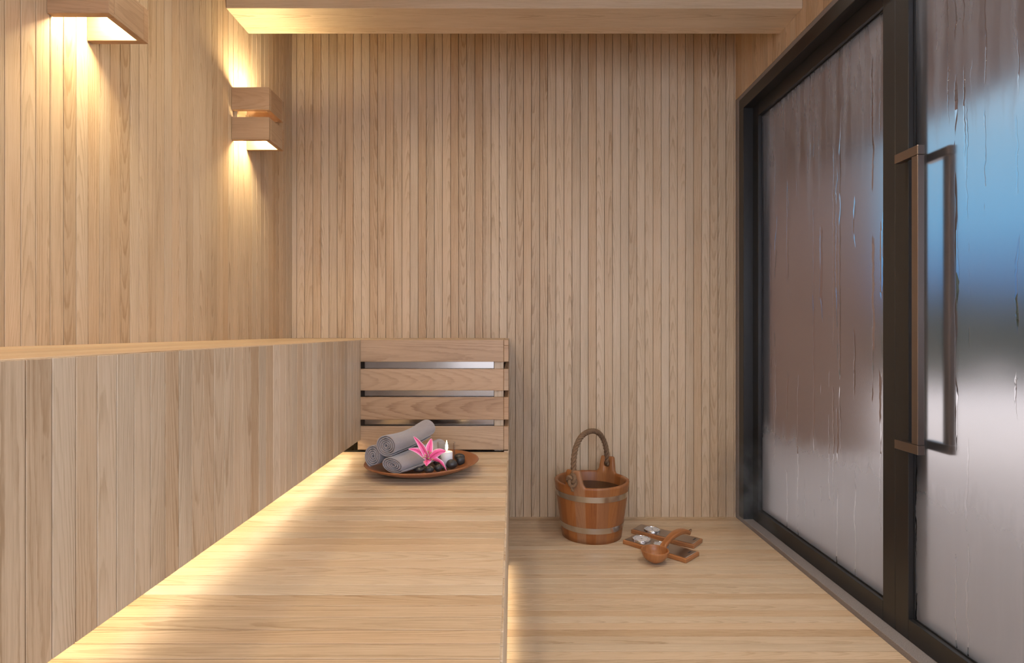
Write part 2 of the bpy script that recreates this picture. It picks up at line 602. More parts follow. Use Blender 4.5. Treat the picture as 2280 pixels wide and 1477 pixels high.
# ---- front wall behind the viewer: a glazed front added to light the room, in a narrow oak surround
mb = MB()
for (xa, xb, za, zb, al) in ((XL, XL + 0.06, 0, ZC, 2), (XR - 0.06, XR, 0, ZC, 2), (XL + 0.06, XR - 0.06, 2.30, ZC, 0), (XL + 0.06, XR - 0.06, 0, 0.06, 0)):
    mb.box(xa, xb, YF - 0.06, YF, za, zb, al)
tag(mb.build('wall_front', OAK), 'narrow oak surround of the added glazed front behind the viewer', 'wall', kind='structure')
wf = empty('added_window_3', (0, YF - 0.03, 0.06), 'wide clear glass front added behind the viewer to light the room', 'window', kind='structure')
mb = MB()
for (xa, xb, za, zb, al) in ((XL + 0.0605, XL + 0.11, 0.0605, 2.2995, 2), (XR - 0.11, XR - 0.0605, 0.0605, 2.2995, 2), (XL + 0.11, XR - 0.11, 2.25, 2.2995, 0), (XL + 0.11, XR - 0.11, 0.0605, 0.11, 0)):
    mb.box(xa, xb, YF - 0.055, YF - 0.005, za, zb, al)
mb.build('frame', FRAME, wf)
mb = MB()
mb.box(XL + 0.11, XR - 0.11, YF - 0.034, YF - 0.026, 0.11, 2.25, 0)
mb.build('glass_pane', THIN, wf)

# ---- ceiling
mb = MB()
x = XL
while x < XR:
    mb.box(x, min(x + 0.09 - G, XR), YF, YB, ZC, ZC + 0.02, 1)
    x += 0.09
mb.box(XL - .02, XR + .02, YF, YB, ZC + 0.011, ZC + 0.06, 1, mi=1)
tag(mb.build('ceiling', [OAK, DARK_GAP]), 'oak board ceiling above the beam', 'ceiling', kind='structure')

# ---- right wall: above the glazing, and the stretch beyond it
OY0, OY1 = -1.15, YB            # the glazed opening
OZ = 2.059
mb = MB()
y = YF
while y < YB:
    a, b_ = y, min(y + P - G * 0.8, YB)
    if b_ - a > 0.003:
        z0 = OZ if b_ > OY0 else 0.0
        mb.box(XR, XR + 0.02, a, b_, z0, ZC, 2)
    y += P
mb.box(XR + 0.011, XR + 0.13, YF, OY0, 0, ZC, 2, mi=1)
mb.box(XR + 0.011, XR + 0.13, OY0, YB, OZ + 0.001, ZC, 2, mi=1)
tag(mb.build('wall_right', [OAK, DARK_GAP], bevel=0.0004), 'oak boards above the glass doors', 'wall', kind='structure')

# ---- stone surround and sill
mb = MB()
mb.box(XR + 0.0005, XR + 0.125, OY0, 2.771, OZ - 0.0195, OZ, 1)
mb.box(XR + 0.0005, XR + 0.125, 2.771, YB - 0.0005, 0.0, OZ, 2)
mb.box(XR + 0.0005, XR + 0.135, OY0, 2.771, -0.03, 0.0187, 1)
tag(mb.build('trim_1', STONE, bevel=0.002), 'grey stone edging and sill around the glass doors', 'trim', kind='structure')

# ---- dark outer frame
mb = MB()
HZ = OZ - 0.0195
mb.box(XR + 0.001, XR + 0.124, OY0, 2.7705, HZ - 0.0545, HZ - 0.0002, 1)
mb.box(XR + 0.001, XR + 0.124, 2.717, 2.7705, 0.0189, HZ - 0.0546, 2)
tag(mb.build('trim_2', FRAME, bevel=0.0012), 'anthracite metal outer door frame', 'trim', kind='structure')

# ---- glazed leaves
LX0, LX1, GX0, GX1 = 1.1507, 1.212, 1.1700, 1.1780
LZ0, LZ1 = 0.019, HZ - 0.0548


def leaf(name, y0, y1, label, cat, pane_mat, sw=0.0562, fog=True):
    root = empty(name, (LX0, (y0 + y1) / 2, LZ0), label, cat, kind='structure')
    fr = MB()
    zb, zt = LZ0 + 0.061, LZ1 - 0.059
    fr.box(LX0, LX1, y0, y0 + sw, LZ0, LZ1, 2)
    fr.box(LX0, LX1, y1 - sw, y1, LZ0, LZ1, 2)
    fr.box(LX0, LX1, y0 + sw, y1 - sw, LZ0, zb, 1)
    fr.box(LX0, LX1, y0 + sw, y1 - sw, zt, LZ1, 1)
    fr.build('frame', FRAME, root, bevel=0.0012)
    gk = MB()
    e = 0.0035
    for (xa, xb) in ((GX0 - 0.0035, GX0 - 0.0002), (GX1 + 0.0002, GX1 + 0.0035)):
        gk.box(xa, xb, y0 + sw, y0 + sw + e, zb, zt, 2)
        gk.box(xa, xb, y1 - sw - e, y1 - sw, zb, zt, 2)
        gk.box(xa, xb, y0 + sw + e, y1 - sw - e, zb, zb + e, 1)
        gk.box(xa, xb, y0 + sw + e, y1 - sw - e, zt - e, zt, 1)
    gk.build('gasket', GASKET, root)
    gl = MB()
    gl.box(GX0, GX1, y0 + sw - 0.0, y1 - sw + 0.0, zb, zt, 2)
    if fog:
        for i, q in enumerate(gl.f):
            if {gl.v[k][0] for k in q} == {GX0}:
                gl.mi[i] = 1
        pane = gl.build('glass_pane', [CLEAR, FOG], root)
    else:
        pane = gl.build('glass_pane', [pane_mat], root)
    return root


leaf('window_1', 1.7090, 2.7165, 'far fogged glass panel in a dark frame beside the end wall', 'window', FOG)
door = leaf('door_1', 0.76, 1.7082, 'fogged glass door with a square bar handle', 'door', FOG)
leaf('window_2', OY0 + 0.001, 0.7592, 'clear glass panel beside the viewer', 'window', THIN, fog=False)


def handle(parent, sgn, xo):
    """a square pull bar: two flat arms reaching from the stile over the glass, and the upright between them"""
    h = MB()
    t = 0.020
    xa, xb = (xo, xo + t) if sgn < 0 else (xo - t, xo)
    stile = LX0 if sgn < 0 else LX1
    ya, yb, yw = 1.571, 1.667, 0.025
    for (z0, z1) in ((1.4066, 1.4326), (0.574, 0.6)):
        h.box(xa, xb, ya, yb, z0, z1, 1)
        pz0, pz1 = z0 + 0.004, z1 - 0.004
        if sgn < 0:
            h.box(xb, stile, 1.655, 1.6665, pz0, pz1, 0)
        else:
            h.box(stile, xa, 1.655, 1.6665, pz0, pz1, 0)
    h.box(xa + 0.0004, xb - 0.0004, ya + 0.0004, ya + yw, 0.601, 1.4056, 2)
    return h.build('handle', BRONZE, parent, bevel=0.0011)


handle(door, -1, 1.120)
handle(door, 1, 1.232)

# ---- ceiling beam
mb = MB()
BY0, BY1, BZ = 2.1616, 2.346, 2.1445
mb.box(XL + 0.0005, XR - 0.0005, BY0, BY1 - 0.046, BZ, BZ + 0.22, 0, seed=(0.72, 0.62))
mb.box(XL + 0.0005, XR - 0.0005, BY1 - 0.0457, BY1, BZ, BZ + 0.22, 0, seed=(0.35, 0.74))
tag(mb.build('ceiling_beam', OAK, bevel=0.0012), 'pale oak beam crossing below the ceiling from wall to door', 'beam', kind='structure')
mb = MB()
mb.box(XL + 0.0005, XR - 0.0005, BY0 - 0.87, BY1 - 0.87, BZ, BZ + 0.22, 0, seed=(0.3, 0.4))  # beam added out of view to shade the visible beam's face
tag(mb.build('ceiling_beam', OAK_WIDE, bevel=0.002), 'unseen oak beam added nearer the viewer to shade the other beam', 'beam', kind='structure')
for (dx_, dy_, w_) in ((0.86, 1.00, 'nearer the viewer'), (0.86, 1.72, 'nearer the beam')):  # lamps added out of view to brighten the floor
    dl = empty('added_downlight', (dx_, dy_, ZC), 'unseen cylinder ceiling lamp added over the doors to brighten the floor, ' + w_, 'ceiling light', 'added ceiling downlights')
    mb = MB()
    mb.lathe([(0, ZC - 0.0005), (0.095, ZC - 0.0005), (0.095, ZC - 0.16), (0.089, ZC - 0.16), (0.089, ZC - 0.012), (0, ZC - 0.012)], 48, dx_, dy_, False)
    mb.build('shade', FRAME, dl)
    mb = MB()
    mb.lathe([(0, ZC - 0.0130), (0.086, ZC - 0.0130), (0.086, ZC - 0.017), (0, ZC - 0.017)], 40, dx_, dy_, False)
    mb.build('light_source', FILL_DOWN_E, dl)

for (dx_, dy_, w_) in ((-0.50, 1.72, 'nearer the beam'), (-0.36, 0.55, 'nearer the glazed front')):  # lamps added out of view, warm fill for the left and end walls
    dl = empty('added_pendant', (dx_, dy_, ZC), 'unseen dark pendant added above the benches as warm fill light, ' + w_, 'pendant lamp', 'added pendant lamps')
    mb = MB()
    mb.tube([(dx_, dy_, ZC), (dx_, dy_, 2.19)], 0.006, 8)
    mb.build('rod', FRAME, dl)
    mb = MB()
    mb.lathe([(0, 2.19), (0.06, 2.185), (0.112, 2.150), (0.115, 2.118), (0.110, 2.118), (0.106, 2.146), (0.058, 2.178), (0, 2.182)], 48, dx_, dy_, True)
    mb.build('shade', FRAME, dl)
    mb = MB()
    mb.lathe([(0, 2.134), (0.100, 2.134), (0.100, 2.130), (0, 2.130)], 40, dx_, dy_, False)
    mb.tube([(dx_, dy_, 2.134), (dx_, dy_, 2.183)], 0.012, 8)
    mb.build('light_source', FILL_PEND_E, dl)

# ================================================================== benches
ZL, ZU = 0.4426, 0.8834
XE = -0.0135                      # room-side face of the lower bench
XR1 = -0.594                      # riser face of the upper bench
YS = 2.2335                       # slatted front of the end section

low_b = empty('lower_bench', (-0.55, 1.0, 0), 'lower pale oak bench with cross boards carrying the round tray', 'bench')
mb = MB()
y = 0.8231 - P * 80
while y < YS:
    a, b_ = max(y, YF + 0.002), min(y + P - G, YS)
    if b_ - a > 0.003:
        mb.box(XL + 0.001, XE - 0.004, a, b_, ZL - 0.022, ZL, 0)
    y += P
mb.box(XL + 0.001, XE - 0.02, YF + 0.002, YS, ZL - 0.05, ZL - 0.013, 0, mi=1)
mb.build('seat', [OAK, DARK_GAP], low_b, bevel=0.0006)
mb = MB()
y = 0.8231 - P * 80
while y < YS:
    a, b_ = max(y, YF + 0.002), min(y + P - G, YS)
    if b_ - a > 0.003:
        mb.box(XE - 0.018, XE, a, b_, 0.052, ZL - 0.0035, 2)
    y += P
mb.box(XE - 0.03, XE - 0.012, YF + 0.002, YS, 0.052, ZL - 0.05, 2, mi=1)
mb.build('riser', [OAK, DARK_GAP], low_b, bevel=0.0012)
mb = MB()
mb.box(XL + 0.002, XE - 0.35, YF + 0.002, YS, 0.0, ZL - 0.05, 1)
mb.build('plinth', DARK_GAP, low_b)
mb = MB()
mb.box(XE - 0.036, XE - 0.0305, YF + 0.002, YS - 0.004, 0.060, 0.074, 1, mi=1)
yy = YF + 0.02
while yy < YS - 0.07:
    mb.box(XE - 0.046, XE - 0.036, yy, yy + 0.055, 0.060, 0.070, 1, mi=0)
    yy += 0.095
mb.build('light_strip', [STRIP_E, LAMPBODY], low_b)

up_b = empty('upper_bench', (-0.85, 1.0, 0), 'upper pale oak bench along the lamp wall with a slatted end section', 'bench')
mb = MB()
k = 0
x = XR1 - 0.002
while x > XL + 0.002:
    a = max(x - 0.08 + G, XL + 0.001)
    mb.box(a, x, YF + 0.002, YS + 0.0195, ZU - 0.022, ZU, 1)
    x -= 0.08
yy = YS + 0.0215
while yy < YB - 0.004:
    mb.box(XL + 0.001, XE - 0.0215, yy, min(yy + 0.08 - G, YB - 0.003), ZU - 0.022, ZU, 0)
    yy += 0.08
mb.box(XE - 0.020, XE, YS + 0.0215, YB - 0.003, ZU - 0.022, ZU, 1)
mb.box(XL + 0.001, XE - 0.03, YS + 0.0215, YB - 0.003, ZU - 0.03, ZU - 0.018, 0, mi=1)
mb.build('seat', [OAK, DARK_GAP], up_b, bevel=0.0012)
mb = MB()
y = 0.696 - P * 77
while y < YS:
    a, b_ = max(y, YF + 0.002), min(y + P - G, YS - 0.001)
    if b_ - a > 0.003:
        mb.box(XR1 - 0.018, XR1, a, b_, 0.492, ZU - 0.002, 2)
    y += P
mb.box(XR1 - 0.03, XR1 - 0.012, YF + 0.002, YS - 0.002, 0.496, ZU - 0.024, 2, mi=1)
mb.build('riser', [OAK, DARK_GAP], up_b, bevel=0.0005)
mb = MB()
mb.box(XL + 0.002, XR1 - 0.19, YF + 0.002, YS, ZL + 0.001, ZU - 0.023, 1)
mb.build('plinth', DARK_GAP, up_b)
mb = MB()
mb.box(XR1 - 0.036, XR1 - 0.0305, YF + 0.002, YS - 0.004, 0.500, 0.514, 1, mi=1)
yy = YF + 0.035
while yy < YS - 0.06:
    mb.box(XR1 - 0.046, XR1 - 0.036, yy, yy + 0.055, 0.500, 0.510, 1, mi=0)
    yy += 0.095
mb.build('light_strip', [STRIP_E, LAMPBODY], up_b)

SL = [(0.797, ZU), (0.684, 0.7687), (0.5695, 0.6577), (0.4513, 0.543)]
seeds = [(0.75, 0.55), (0.56, 0.85), (0.46, 0.15), (0.9, 0.62)]
for (z0, z1), sd in zip(SL, seeds):
    mb = MB()
    mb.box(XR1 - 0.012, -0.0330, YS, YS + 0.021, z0, z1, 0, seed=sd)
    mb.box(-0.0323, XE, YS, YB - 0.003, z0, z1 - (0.0225 if z1 == ZU else 0), 1, seed=(sd[1], 0.6))
    if z1 == ZU:
        mb.box(-0.0323, XE, YS, YS + 0.021, z1 - 0.0222, z1, 1, seed=(sd[1], 0.6))
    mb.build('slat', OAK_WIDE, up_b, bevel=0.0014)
mb = MB()
mb.box(-0.0705, -0.0335, YS + 0.0212, YS + 0.056, ZL + 0.0005, ZU - 0.031, 2)
mb.build('post', OAK, up_b, bevel=0.001)
mb = MB()
mb.box(-0.586, -0.0725, YS + 0.030, YS + 0.036, ZL + 0.012, ZU - 0.04, 0)
mb.build('back_panel', HEATER, up_b)
mb = MB()
mb.box(XR1 - 0.012, -0.0722, YS + 0.044, YS + 0.05, ZL + 0.0005, ZU - 0.031, 0)
mb.build('backing', DARK_GAP, up_b)
mb = MB()
for i in range(14):
    a = YS + 0.001 + i * P
    mb.box(XE - 0.018, XE, a, min(a + P - G, YB - 0.003), 0.0, ZL + 0.004, 2)
mb.box(XL + 0.002, XE - 0.03, YS + 0.004, YS + 0.03, 0.0, ZL - 0.0005, 0, mi=1)
mb.build('end_panel', [OAK, DARK_GAP], up_b, bevel=0.001)

# ================================================================== wall lamps


def sconce(y0, label):
    root = empty('wall_sconce', (XL, y0 + 0.072, 1.66), label, 'wall lamp', 'square oak wall lamps')
    y1 = y0 + 0.144
    xo = -0.941
    tk = 0.018
    for (z0, z1) in ((1.6597, 1.7475), (1.7757, 1.863)):
        mb = MB()
        mb.box(XL + 0.001, xo, y0, y0 + tk, z0, z1, 0)
        mb.box(XL + 0.001, xo, y1 - tk, y1, z0, z1, 0)
        mb.box(xo - tk, xo, y0 + tk + 0.0003, y1 - tk - 0.0003, z0, z1, 1)
        mb.build('shade', OAK_LAMP, root, bevel=0.0009)
    mb = MB()
    mb.box(XL + 0.0005, XL + 0.006, y0 + 0.04, y1 - 0.04, 1.742, 1.832, 2)
    mb.box(XL + 0.006, XL + 0.06, y0 + 0.066, y1 - 0.066, 1.7422, 1.7455, 0)
    mb.box(XL + 0.006, XL + 0.06, y0 + 0.066, y1 - 0.066, 1.826, 1.829, 0)
    mb.box(XL + 0.050, xo - 0.019, y0 + 0.030, y1 - 0.030, 1.7385, 1.7420, 0)
    mb.box(XL + 0.050, xo - 0.019, y0 + 0.030, y1 - 0.030, 1.8295, 1.8330, 0)
    mb.box(XL + 0.001, XL + 0.014, y0 + 0.0185, y0 + 0.028, 1.738, 1.800, 2)
    mb.box(XL + 0.001, XL + 0.014, y1 - 0.028, y1 - 0.0185, 1.738, 1.800, 2)
    mb.build('wall_bracket', LAMPBODY, root)
    for z in (1.730, 1.8335):
        mb = MB()
        mb.box(XL + 0.055, xo - 0.022, y0 + 0.035, y1 - 0.035, z, z + 0.008, 0)
        mb.build('light_source', SCONCE_E, root)
    return root


sconce(2.203, 'square two-tier oak wall lamp nearest the corner, whole in view')
sconce(1.328, 'square oak wall lamp cut by the top of the picture')
sconce(0.453, 'unseen square oak wall lamp added beside the viewer')  # lamp row carried on out of view, added to brighten the walls
sconce(-0.422, 'unseen square oak wall lamp added behind the viewer')

# ================================================================== bucket
bx, by = 0.360, 2.572
bucket = empty('sauna_bucket', (bx, by, 0), 'reddish wooden stave bucket with steel hoops and rope handle on the floor', 'bucket')
EA = math.atan2(-0.80, 0.60) + math.pi      # direction of the far ear: to the back right
EA = math.atan2(0.82, 0.57)
R0, R1, HB = 0.1328, 0.1680, 0.250
WT = 0.017


def rout(z):
    return R0 + (R1 - R0) * z / HB


def rim_h(a):
    for c in (EA, EA + math.pi):
        d = abs((a - c + math.pi) % (2 * math.pi) - math.pi) * R1
        if d < 0.062:
            e0, e1 = 0.032, 0.056
            if d <= e0 - 0.006:
                return HB + 0.073
            if d <= e0:
                q = (d - (e0 - 0.006)) / 0.006
                return HB + 0.067 + 0.006 * math.sqrt(max(0, 1 - q * q))
            if d <= e0 + 0.010:
                q = (d - e0) / 0.010
                return HB + 0.067 - 0.052 * q
            q = min(1, (d - e0 - 0.010) / 0.014)
            return HB + 0.015 * (1 - math.sin(q * math.pi / 2))
    return HB


angs = set(round(2 * math.pi * k / 144, 5) for k in range(144))
for c in (EA, EA + math.pi):
    for d in [x_ * 0.001 for x_ in range(24, 60)]:
        for s_ in (-1, 1):
            angs.add(round((c + s_ * d / R1) % (2 * math.pi), 5))
angs = sorted(angs)
nst = 20
stave_seed = [(random.random(), random.random()) for _ in range(nst)]
mb = MB()
rows = 9
rings = []
for a in angs:
    top = rim_h(a)
    col = []
    zs = [0.0] + [HB * 0.96 * (i + 1) / rows for i in range(rows)] + [top - 0.004]
    for z in zs:
        col.append((rout(z), z))
    col.append((rout(top) - 0.003, top - 0.0005))
    col.append((rout(top) - 0.006, top))
    col.append((rout(top) - WT + 0.006, top))
    col.append((rout(top) - WT + 0.003, top - 0.0005))
    col.append((rout(top) - WT, top - 0.004))
    for z in (HB * 0.96, 0.15, 0.02):
        col.append((rout(z) - WT, z))
    rings.append(col)
nc = len(rings[0])
for a, col in zip(angs, rings):
    for (r, z) in col:
        mb.v.append((bx + r * math.cos(a), by + r * math.sin(a), z))
na = len(angs)
for i in range(na):
    j = (i + 1) % na
    am = angs[i]
    sti = int(am / (2 * math.pi) * nst) % nst
    ac = (sti + 0.5) / nst * 2 * math.pi
    for c in range(nc - 1):
        q = [i * nc + c, j * nc + c, j * nc + c + 1, i * nc + c + 1]
        aa = [angs[i], angs[j] if j else 2 * math.pi, angs[j] if j else 2 * math.pi, angs[i]]
        zz = [rings[i][c][1], rings[j][c][1], rings[j][c + 1][1], rings[i][c + 1][1]]
        gr = [(z, (a_ - ac) * R1) for a_, z in zip(aa, zz)]
        mb.face(q, gr, stave_seed[sti], 0, True)
b0 = len(mb.v)
mb.v += [(bx, by, 0.0), (bx, by, 0.02)]
for i in range(na):
    j = (i + 1) % na
    mb.face([b0, j * nc, i * nc], None, (0.5, 0.4))
    mb.face([b0 + 1, i * nc + nc - 1, j * nc + nc - 1], None, (0.5, 0.4))
body = mb.build('body', BUCKET, bucket)
# rope holes through the two ears
for c in (EA, EA + math.pi):
    cut = MB()
    d = Vector((math.cos(c), math.sin(c), 0))
    p0 = Vector((bx, by, 0.288)) + d * (R1 - 0.05)
    p1 = Vector((bx, by, 0.288)) + d * (R1 + 0.05)
    cut.tube([p0, p1], 0.0145, 20, smooth=False)
    co = cut.build('cutter', DARK_GAP)
    bo = body.modifiers.new('hole', 'BOOLEAN')
    bo.operation = 'DIFFERENCE'
    bo.solver = 'EXACT'
    co.location -= Vector((0, 0, 0))
    bo.object = co
    bpy.context.view_layer.update()
    dg = bpy.context.evaluated_depsgraph_get()
    nm = bpy.data.meshes.new_from_object(body.evaluated_get(dg))
    body.modifiers.clear()
    body.data = nm
    bpy.data.objects.remove(co)

for zc in (0.060, 0.1995):
    mb = MB()
    h2 = 0.0125
    ra, rb = rout(zc - h2), rout(zc + h2)
    mb.lathe([(ra + 0.0002, zc - h2), (ra + 0.0016, zc - h2), (rb + 0.0016, zc + h2), (rb + 0.0002, zc + h2)], 96, bx, by, True, closed=True)
    o = mb.build('hoop', STEEL, bucket)
    es = o.modifiers.new('split', 'EDGE_SPLIT')
    es.split_angle = math.radians(40)

# rope handle: three twisted strands over an arch
dE = Vector((math.cos(EA), math.sin(EA), 0))
base = Vector((bx, by, 0))
pts = []
r_e = rout(0.288) - 0.008
for i in range(81):
    s_ = i / 80
    a = math.pi * (1 - s_)
    ca, sa = math.cos(a), math.sin(a)
    rr = (abs(ca) ** 0.9) * (1 if ca > 0 else -1) * (r_e + 0.012 * sa)
    zz = 0.287 + 0.176 * (sa ** 0.85)
    pts.append(base + dE * (rr * 1.0) + Vector((0, 0, zz)) + Vector((-0.012 * sa, 0, 0)))
# stretch the ends through the holes
pts = [base - dE * (r_e + 0.024) + Vector((0, 0, 0.286))] + pts + [base + dE * (r_e + 0.024) + Vector((0, 0, 0.286))]
mb = MB()
arc = [0]
for i in range(1, len(pts)):
    arc.append(arc[-1] + (pts[i] - pts[i - 1]).length)
dense = []
NS = 260
for q in range(NS + 1):
    tq = arc[-1] * q / NS
    i = 0
    while i < len(arc) - 2 and arc[i + 1] < tq:
        i += 1
    w = (tq - arc[i]) / max(1e-9, arc[i + 1] - arc[i])
    dense.append(pts[i].lerp(pts[i + 1], w))
side = dE.cross(Vector((0, 0, 1))).normalized()
for st in range(3):
    path = []
    for i, p_ in enumerate(dense):
        tn = (dense[min(i + 1, NS)] - dense[max(i - 1, 0)]).normalized()
        e1 = side
        e2 = tn.cross(e1).normalized()
        ph = 2 * math.pi * (arc[-1] * i / NS) / 0.054 + st * 2 * math.pi / 3
        path.append(p_ + (e1 * math.cos(ph) + e2 * math.sin(ph)) * 0.0062)
    mb.tube(path, 0.0066, 9)
rope = mb.build('rope_handle', ROPE, bucket)


def knot(center, out, nm):
    kb = MB()
    up = Vector((0, 0, 1))
    sd = out.cross(up).normalized()
    path = []
    for i in range(72):
        t_ = 2 * math.pi * i / 72
        r_ = 0.0135 + 0.0065 * math.cos(3 * t_)
        path.append(center + sd * (r_ * math.cos(2 * t_)) + up * (r_ * 1.25 * math.sin(2 * t_)) + out * (0.008 + 0.006 * math.sin(3 * t_)))
    kb.tube(path, 0.0082, 9, closed=True)
    for st in range(3):
        path = []
        for i in range(14):
            w = i / 13
            ph = w * 5 + st * 2.1
            c_ = center + up * (-0.016 - 0.030 * w) + out * (0.014 - 0.006 * w) + sd * (-0.004 * w)
            path.append(c_ + (sd * math.cos(ph) + out * math.sin(ph)) * 0.0038)
        kb.tube(path, [0.0048 - 0.0014 * (i / 13) for i in range(14)], 7)
    return kb.build(nm, ROPE, rope, world=False)


for sg in (-1, 1):
    out = dE * sg
    k_ = knot(out * (rout(0.285) + 0.004) + Vector((0, 0, 0.283)), out, 'knot')
mb = MB()
zw = 0.205
mb.lathe([(0, zw), (0.06, zw), (rout(zw) - WT - 0.0008, zw), (rout(zw) - WT - 0.0008, zw - 0.004), (0, zw - 0.004)], 72, bx, by, False)
tag(mb.build('water', WATER), 'dark water standing inside the wooden bucket', 'water', kind='stuff')

# ================================================================== instruments on the floor


def instrument(cx, cy, rot, Lx, Wy, dials, label, seedw):
    """a narrow plank with a steel plate and round gauges; local x runs along the plank"""
    root = empty('sauna_gauge', (cx, cy, 0), label, 'thermometer', 'gauges on wooden boards', rotz=rot)
    T = 0.0175
    mb = MB()
    mb.box(-Lx / 2, Lx / 2, -Wy / 2, Wy / 2, 0.0, T, 0, seed=seedw)
    mb.build('base_board', LADLE, root, bevel=0.004, bseg=3, world=False)
    mb = MB()
    px0, px1, pw = -Lx / 2 + 0.006, Lx / 2 - 0.009, Wy / 2 - 0.010
    mb.box(px0, px1, -pw, pw, T - 0.0002, T + 0.0014, 0)
    mb.build('steel_plate', PLATE, root, bevel=0.0008, bseg=2, world=False)
    mb = MB()
    mb.box(px1 - 0.0006, px1 + 0.0016, -pw, pw, T - 0.0002, T + 0.0016, 1)
    mb.build('edge_strip', CHROME, root, bevel=0.0010, bseg=3, world=False)
    # a tiny raised maker's mark near the end: a few letter strokes, too small to read
    mb = MB()
    for i in range(4):
        yy_ = 0.026 - i * 0.0062
        mb.box(px1 - 0.017, px1 - 0.011, yy_ - 0.0005, yy_ + 0.0005, T + 0.0012, T + 0.0026, 0)
        if i in (0, 3):
            mb.box(px1 - 0.017, px1 - 0.0160, yy_ - 0.0038, yy_ + 0.0005, T + 0.0012, T + 0.0026, 0)
        if i == 2:
            mb.box(px1 - 0.0150, px1 - 0.0141, yy_ - 0.0034, yy_ + 0.0034, T + 0.0012, T + 0.0026, 0)
    mb.build('maker_mark', INK, root, world=False)
    for (dx, r, ang) in dials:
        mb = MB()
        z0 = T + 0.0012
        mb.lathe([(r, z0), (r, z0 + 0.005), (r - 0.0012, z0 + 0.0068), (r - 0.0035, z0 + 0.0070), (r - 0.0042, z0 + 0.0052), (r - 0.0042, z0)], 56, dx, 0)
        bz = mb.build('bezel', CHROME, root, world=False)
        mb = MB()
        mb.lathe([(0, z0 + 0.0046), (r - 0.0043, z0 + 0.0046), (r - 0.0043, z0), (0, z0)], 48, dx, 0, False)
        mb.build('dial', DIAL, root, world=False)
        mb = MB()
        for k_ in range(31):
            a = math.radians(-45 + ang + k_ * 9)
            ln = 0.0050 if k_ % 5 == 0 else 0.0030
            ro = r - 0.0062
            d_ = Vector((math.cos(a), math.sin(a), 0))
            n_ = Vector((-d_.y, d_.x, 0)) * 0.00045
            o_ = Vector((dx, 0, z0 + 0.0049))
            mb.quad([tuple(o_ + d_ * ro - n_), tuple(o_ + d_ * ro + n_), tuple(o_ + d_ * (ro - ln) + n_), tuple(o_ + d_ * (ro - ln) - n_)])
        # inner arc of the scale
        for k_ in range(48):
            a0 = math.radians(-45 + ang + k_ * 270 / 48)
            a1 = math.radians(-45 + ang + (k_ + 1) * 270 / 48)
            ra_, rb_ = r - 0.0135, r - 0.0125
            mb.quad([(dx + ra_ * math.cos(a0), ra_ * math.sin(a0), z0 + 0.0049), (dx + rb_ * math.cos(a0), rb_ * math.sin(a0), z0 + 0.0049),
                     (dx + rb_ * math.cos(a1), rb_ * math.sin(a1), z0 + 0.0049), (dx + ra_ * math.cos(a1), ra_ * math.sin(a1), z0 + 0.0049)])
        mb.build('scale_marks', INK, root, world=False)
        mb = MB()
        a = math.radians(ang + 170)
        d_ = Vector((math.cos(a), math.sin(a), 0))
        n_ = Vector((-d_.y, d_.x, 0))
        o_ = Vector((dx, 0, z0 + 0.0056))
        mb.quad([tuple(o_ - d_ * 0.006 - n_ * 0.0012), tuple(o_ + d_ * (r * 0.55)), tuple(o_ - d_ * 0.006 + n_ * 0.0012)])
        mb.lathe([(0, z0 + 0.0066), (0.002, z0 + 0.0060), (0.002, z0 + 0.0046)], 16, dx, 0)
        mb.build('needle', INK, root, world=False)
    return root


# front board: bottom corners measured on the floor
instrument(0.6208, 2.3865, math.radians(-45.0), 0.297, 0.112, [(-0.089, 0.040, 35), (0.004, 0.032, 35)],
           'front wooden gauge board with two dials, under the ladle bowl', (0.3, 0.6))
instrument(0.683, 2.524, math.radians(-39.9), 0.294, 0.100, [(-0.066, 0.037, 30)],
           'rear wooden gauge board with one dial, under the ladle handle', (0.62, 0.5))

# ================================================================== ladle
lx, ly = 0.566, 2.252
ladle = empty('ladle', (lx, ly, 0), 'turned wooden ladle resting across the two gauge boards', 'ladle')
RB, HBW = 0.0548, 0.051
prof_o = []
for i in range(15):
    t_ = i / 14
    a = t_ * math.pi / 2 * 0.94
    prof_o.append((RB * math.sin(a) / math.sin(math.pi / 2 * 0.94), 0.002 + (HBW - 0.002) * (1 - math.cos(a)) / (1 - math.cos(math.pi / 2 * 0.94))))
prof_o[0] = (0, 0.0015)
prof_o[1] = (0.012, 0.0016)
wt = 0.0046
prof_i = []
for i in range(13):
    t_ = 1 - i / 12
    a = t_ * math.pi / 2 * 0.96
    prof_i.append(((RB - wt) * math.sin(a), wt + 0.002 + (HBW - wt - 0.002) * (1 - math.cos(a)) / (1 - math.cos(math.pi / 2 * 0.96))))
prof_i[-1] = (0, wt + 0.002)
rimp = [(RB - 0.0005, HBW + 0.0016), (RB - 0.0022, HBW + 0.0022), (RB - 0.0040, HBW + 0.0016)]
mb = MB()
mb.lathe(prof_o + rimp + prof_i, 64, lx, ly, True, seed=(0.35, 0.5), grain='x')
bowl = mb.build('bowl', LADLE, ladle)

hd = Vector((0.192, 0.197, 0)).normalized()
hn = Vector((hd.y, -hd.x, 0))
ctrl = [(0.0535, 0.037, 0.0135, 0.0055), (0.064, 0.046, 0.0135, 0.0075), (0.085, 0.057, 0.0130, 0.0085), (0.120, 0.068, 0.0140, 0.0090), (0.160, 0.0735, 0.0160, 0.0095),
        (0.200, 0.0725, 0.0170, 0.0098), (0.235, 0.066, 0.0165, 0.0100), (0.264, 0.0555, 0.0140, 0.0098), (0.278, 0.0490, 0.0115, 0.0085)]
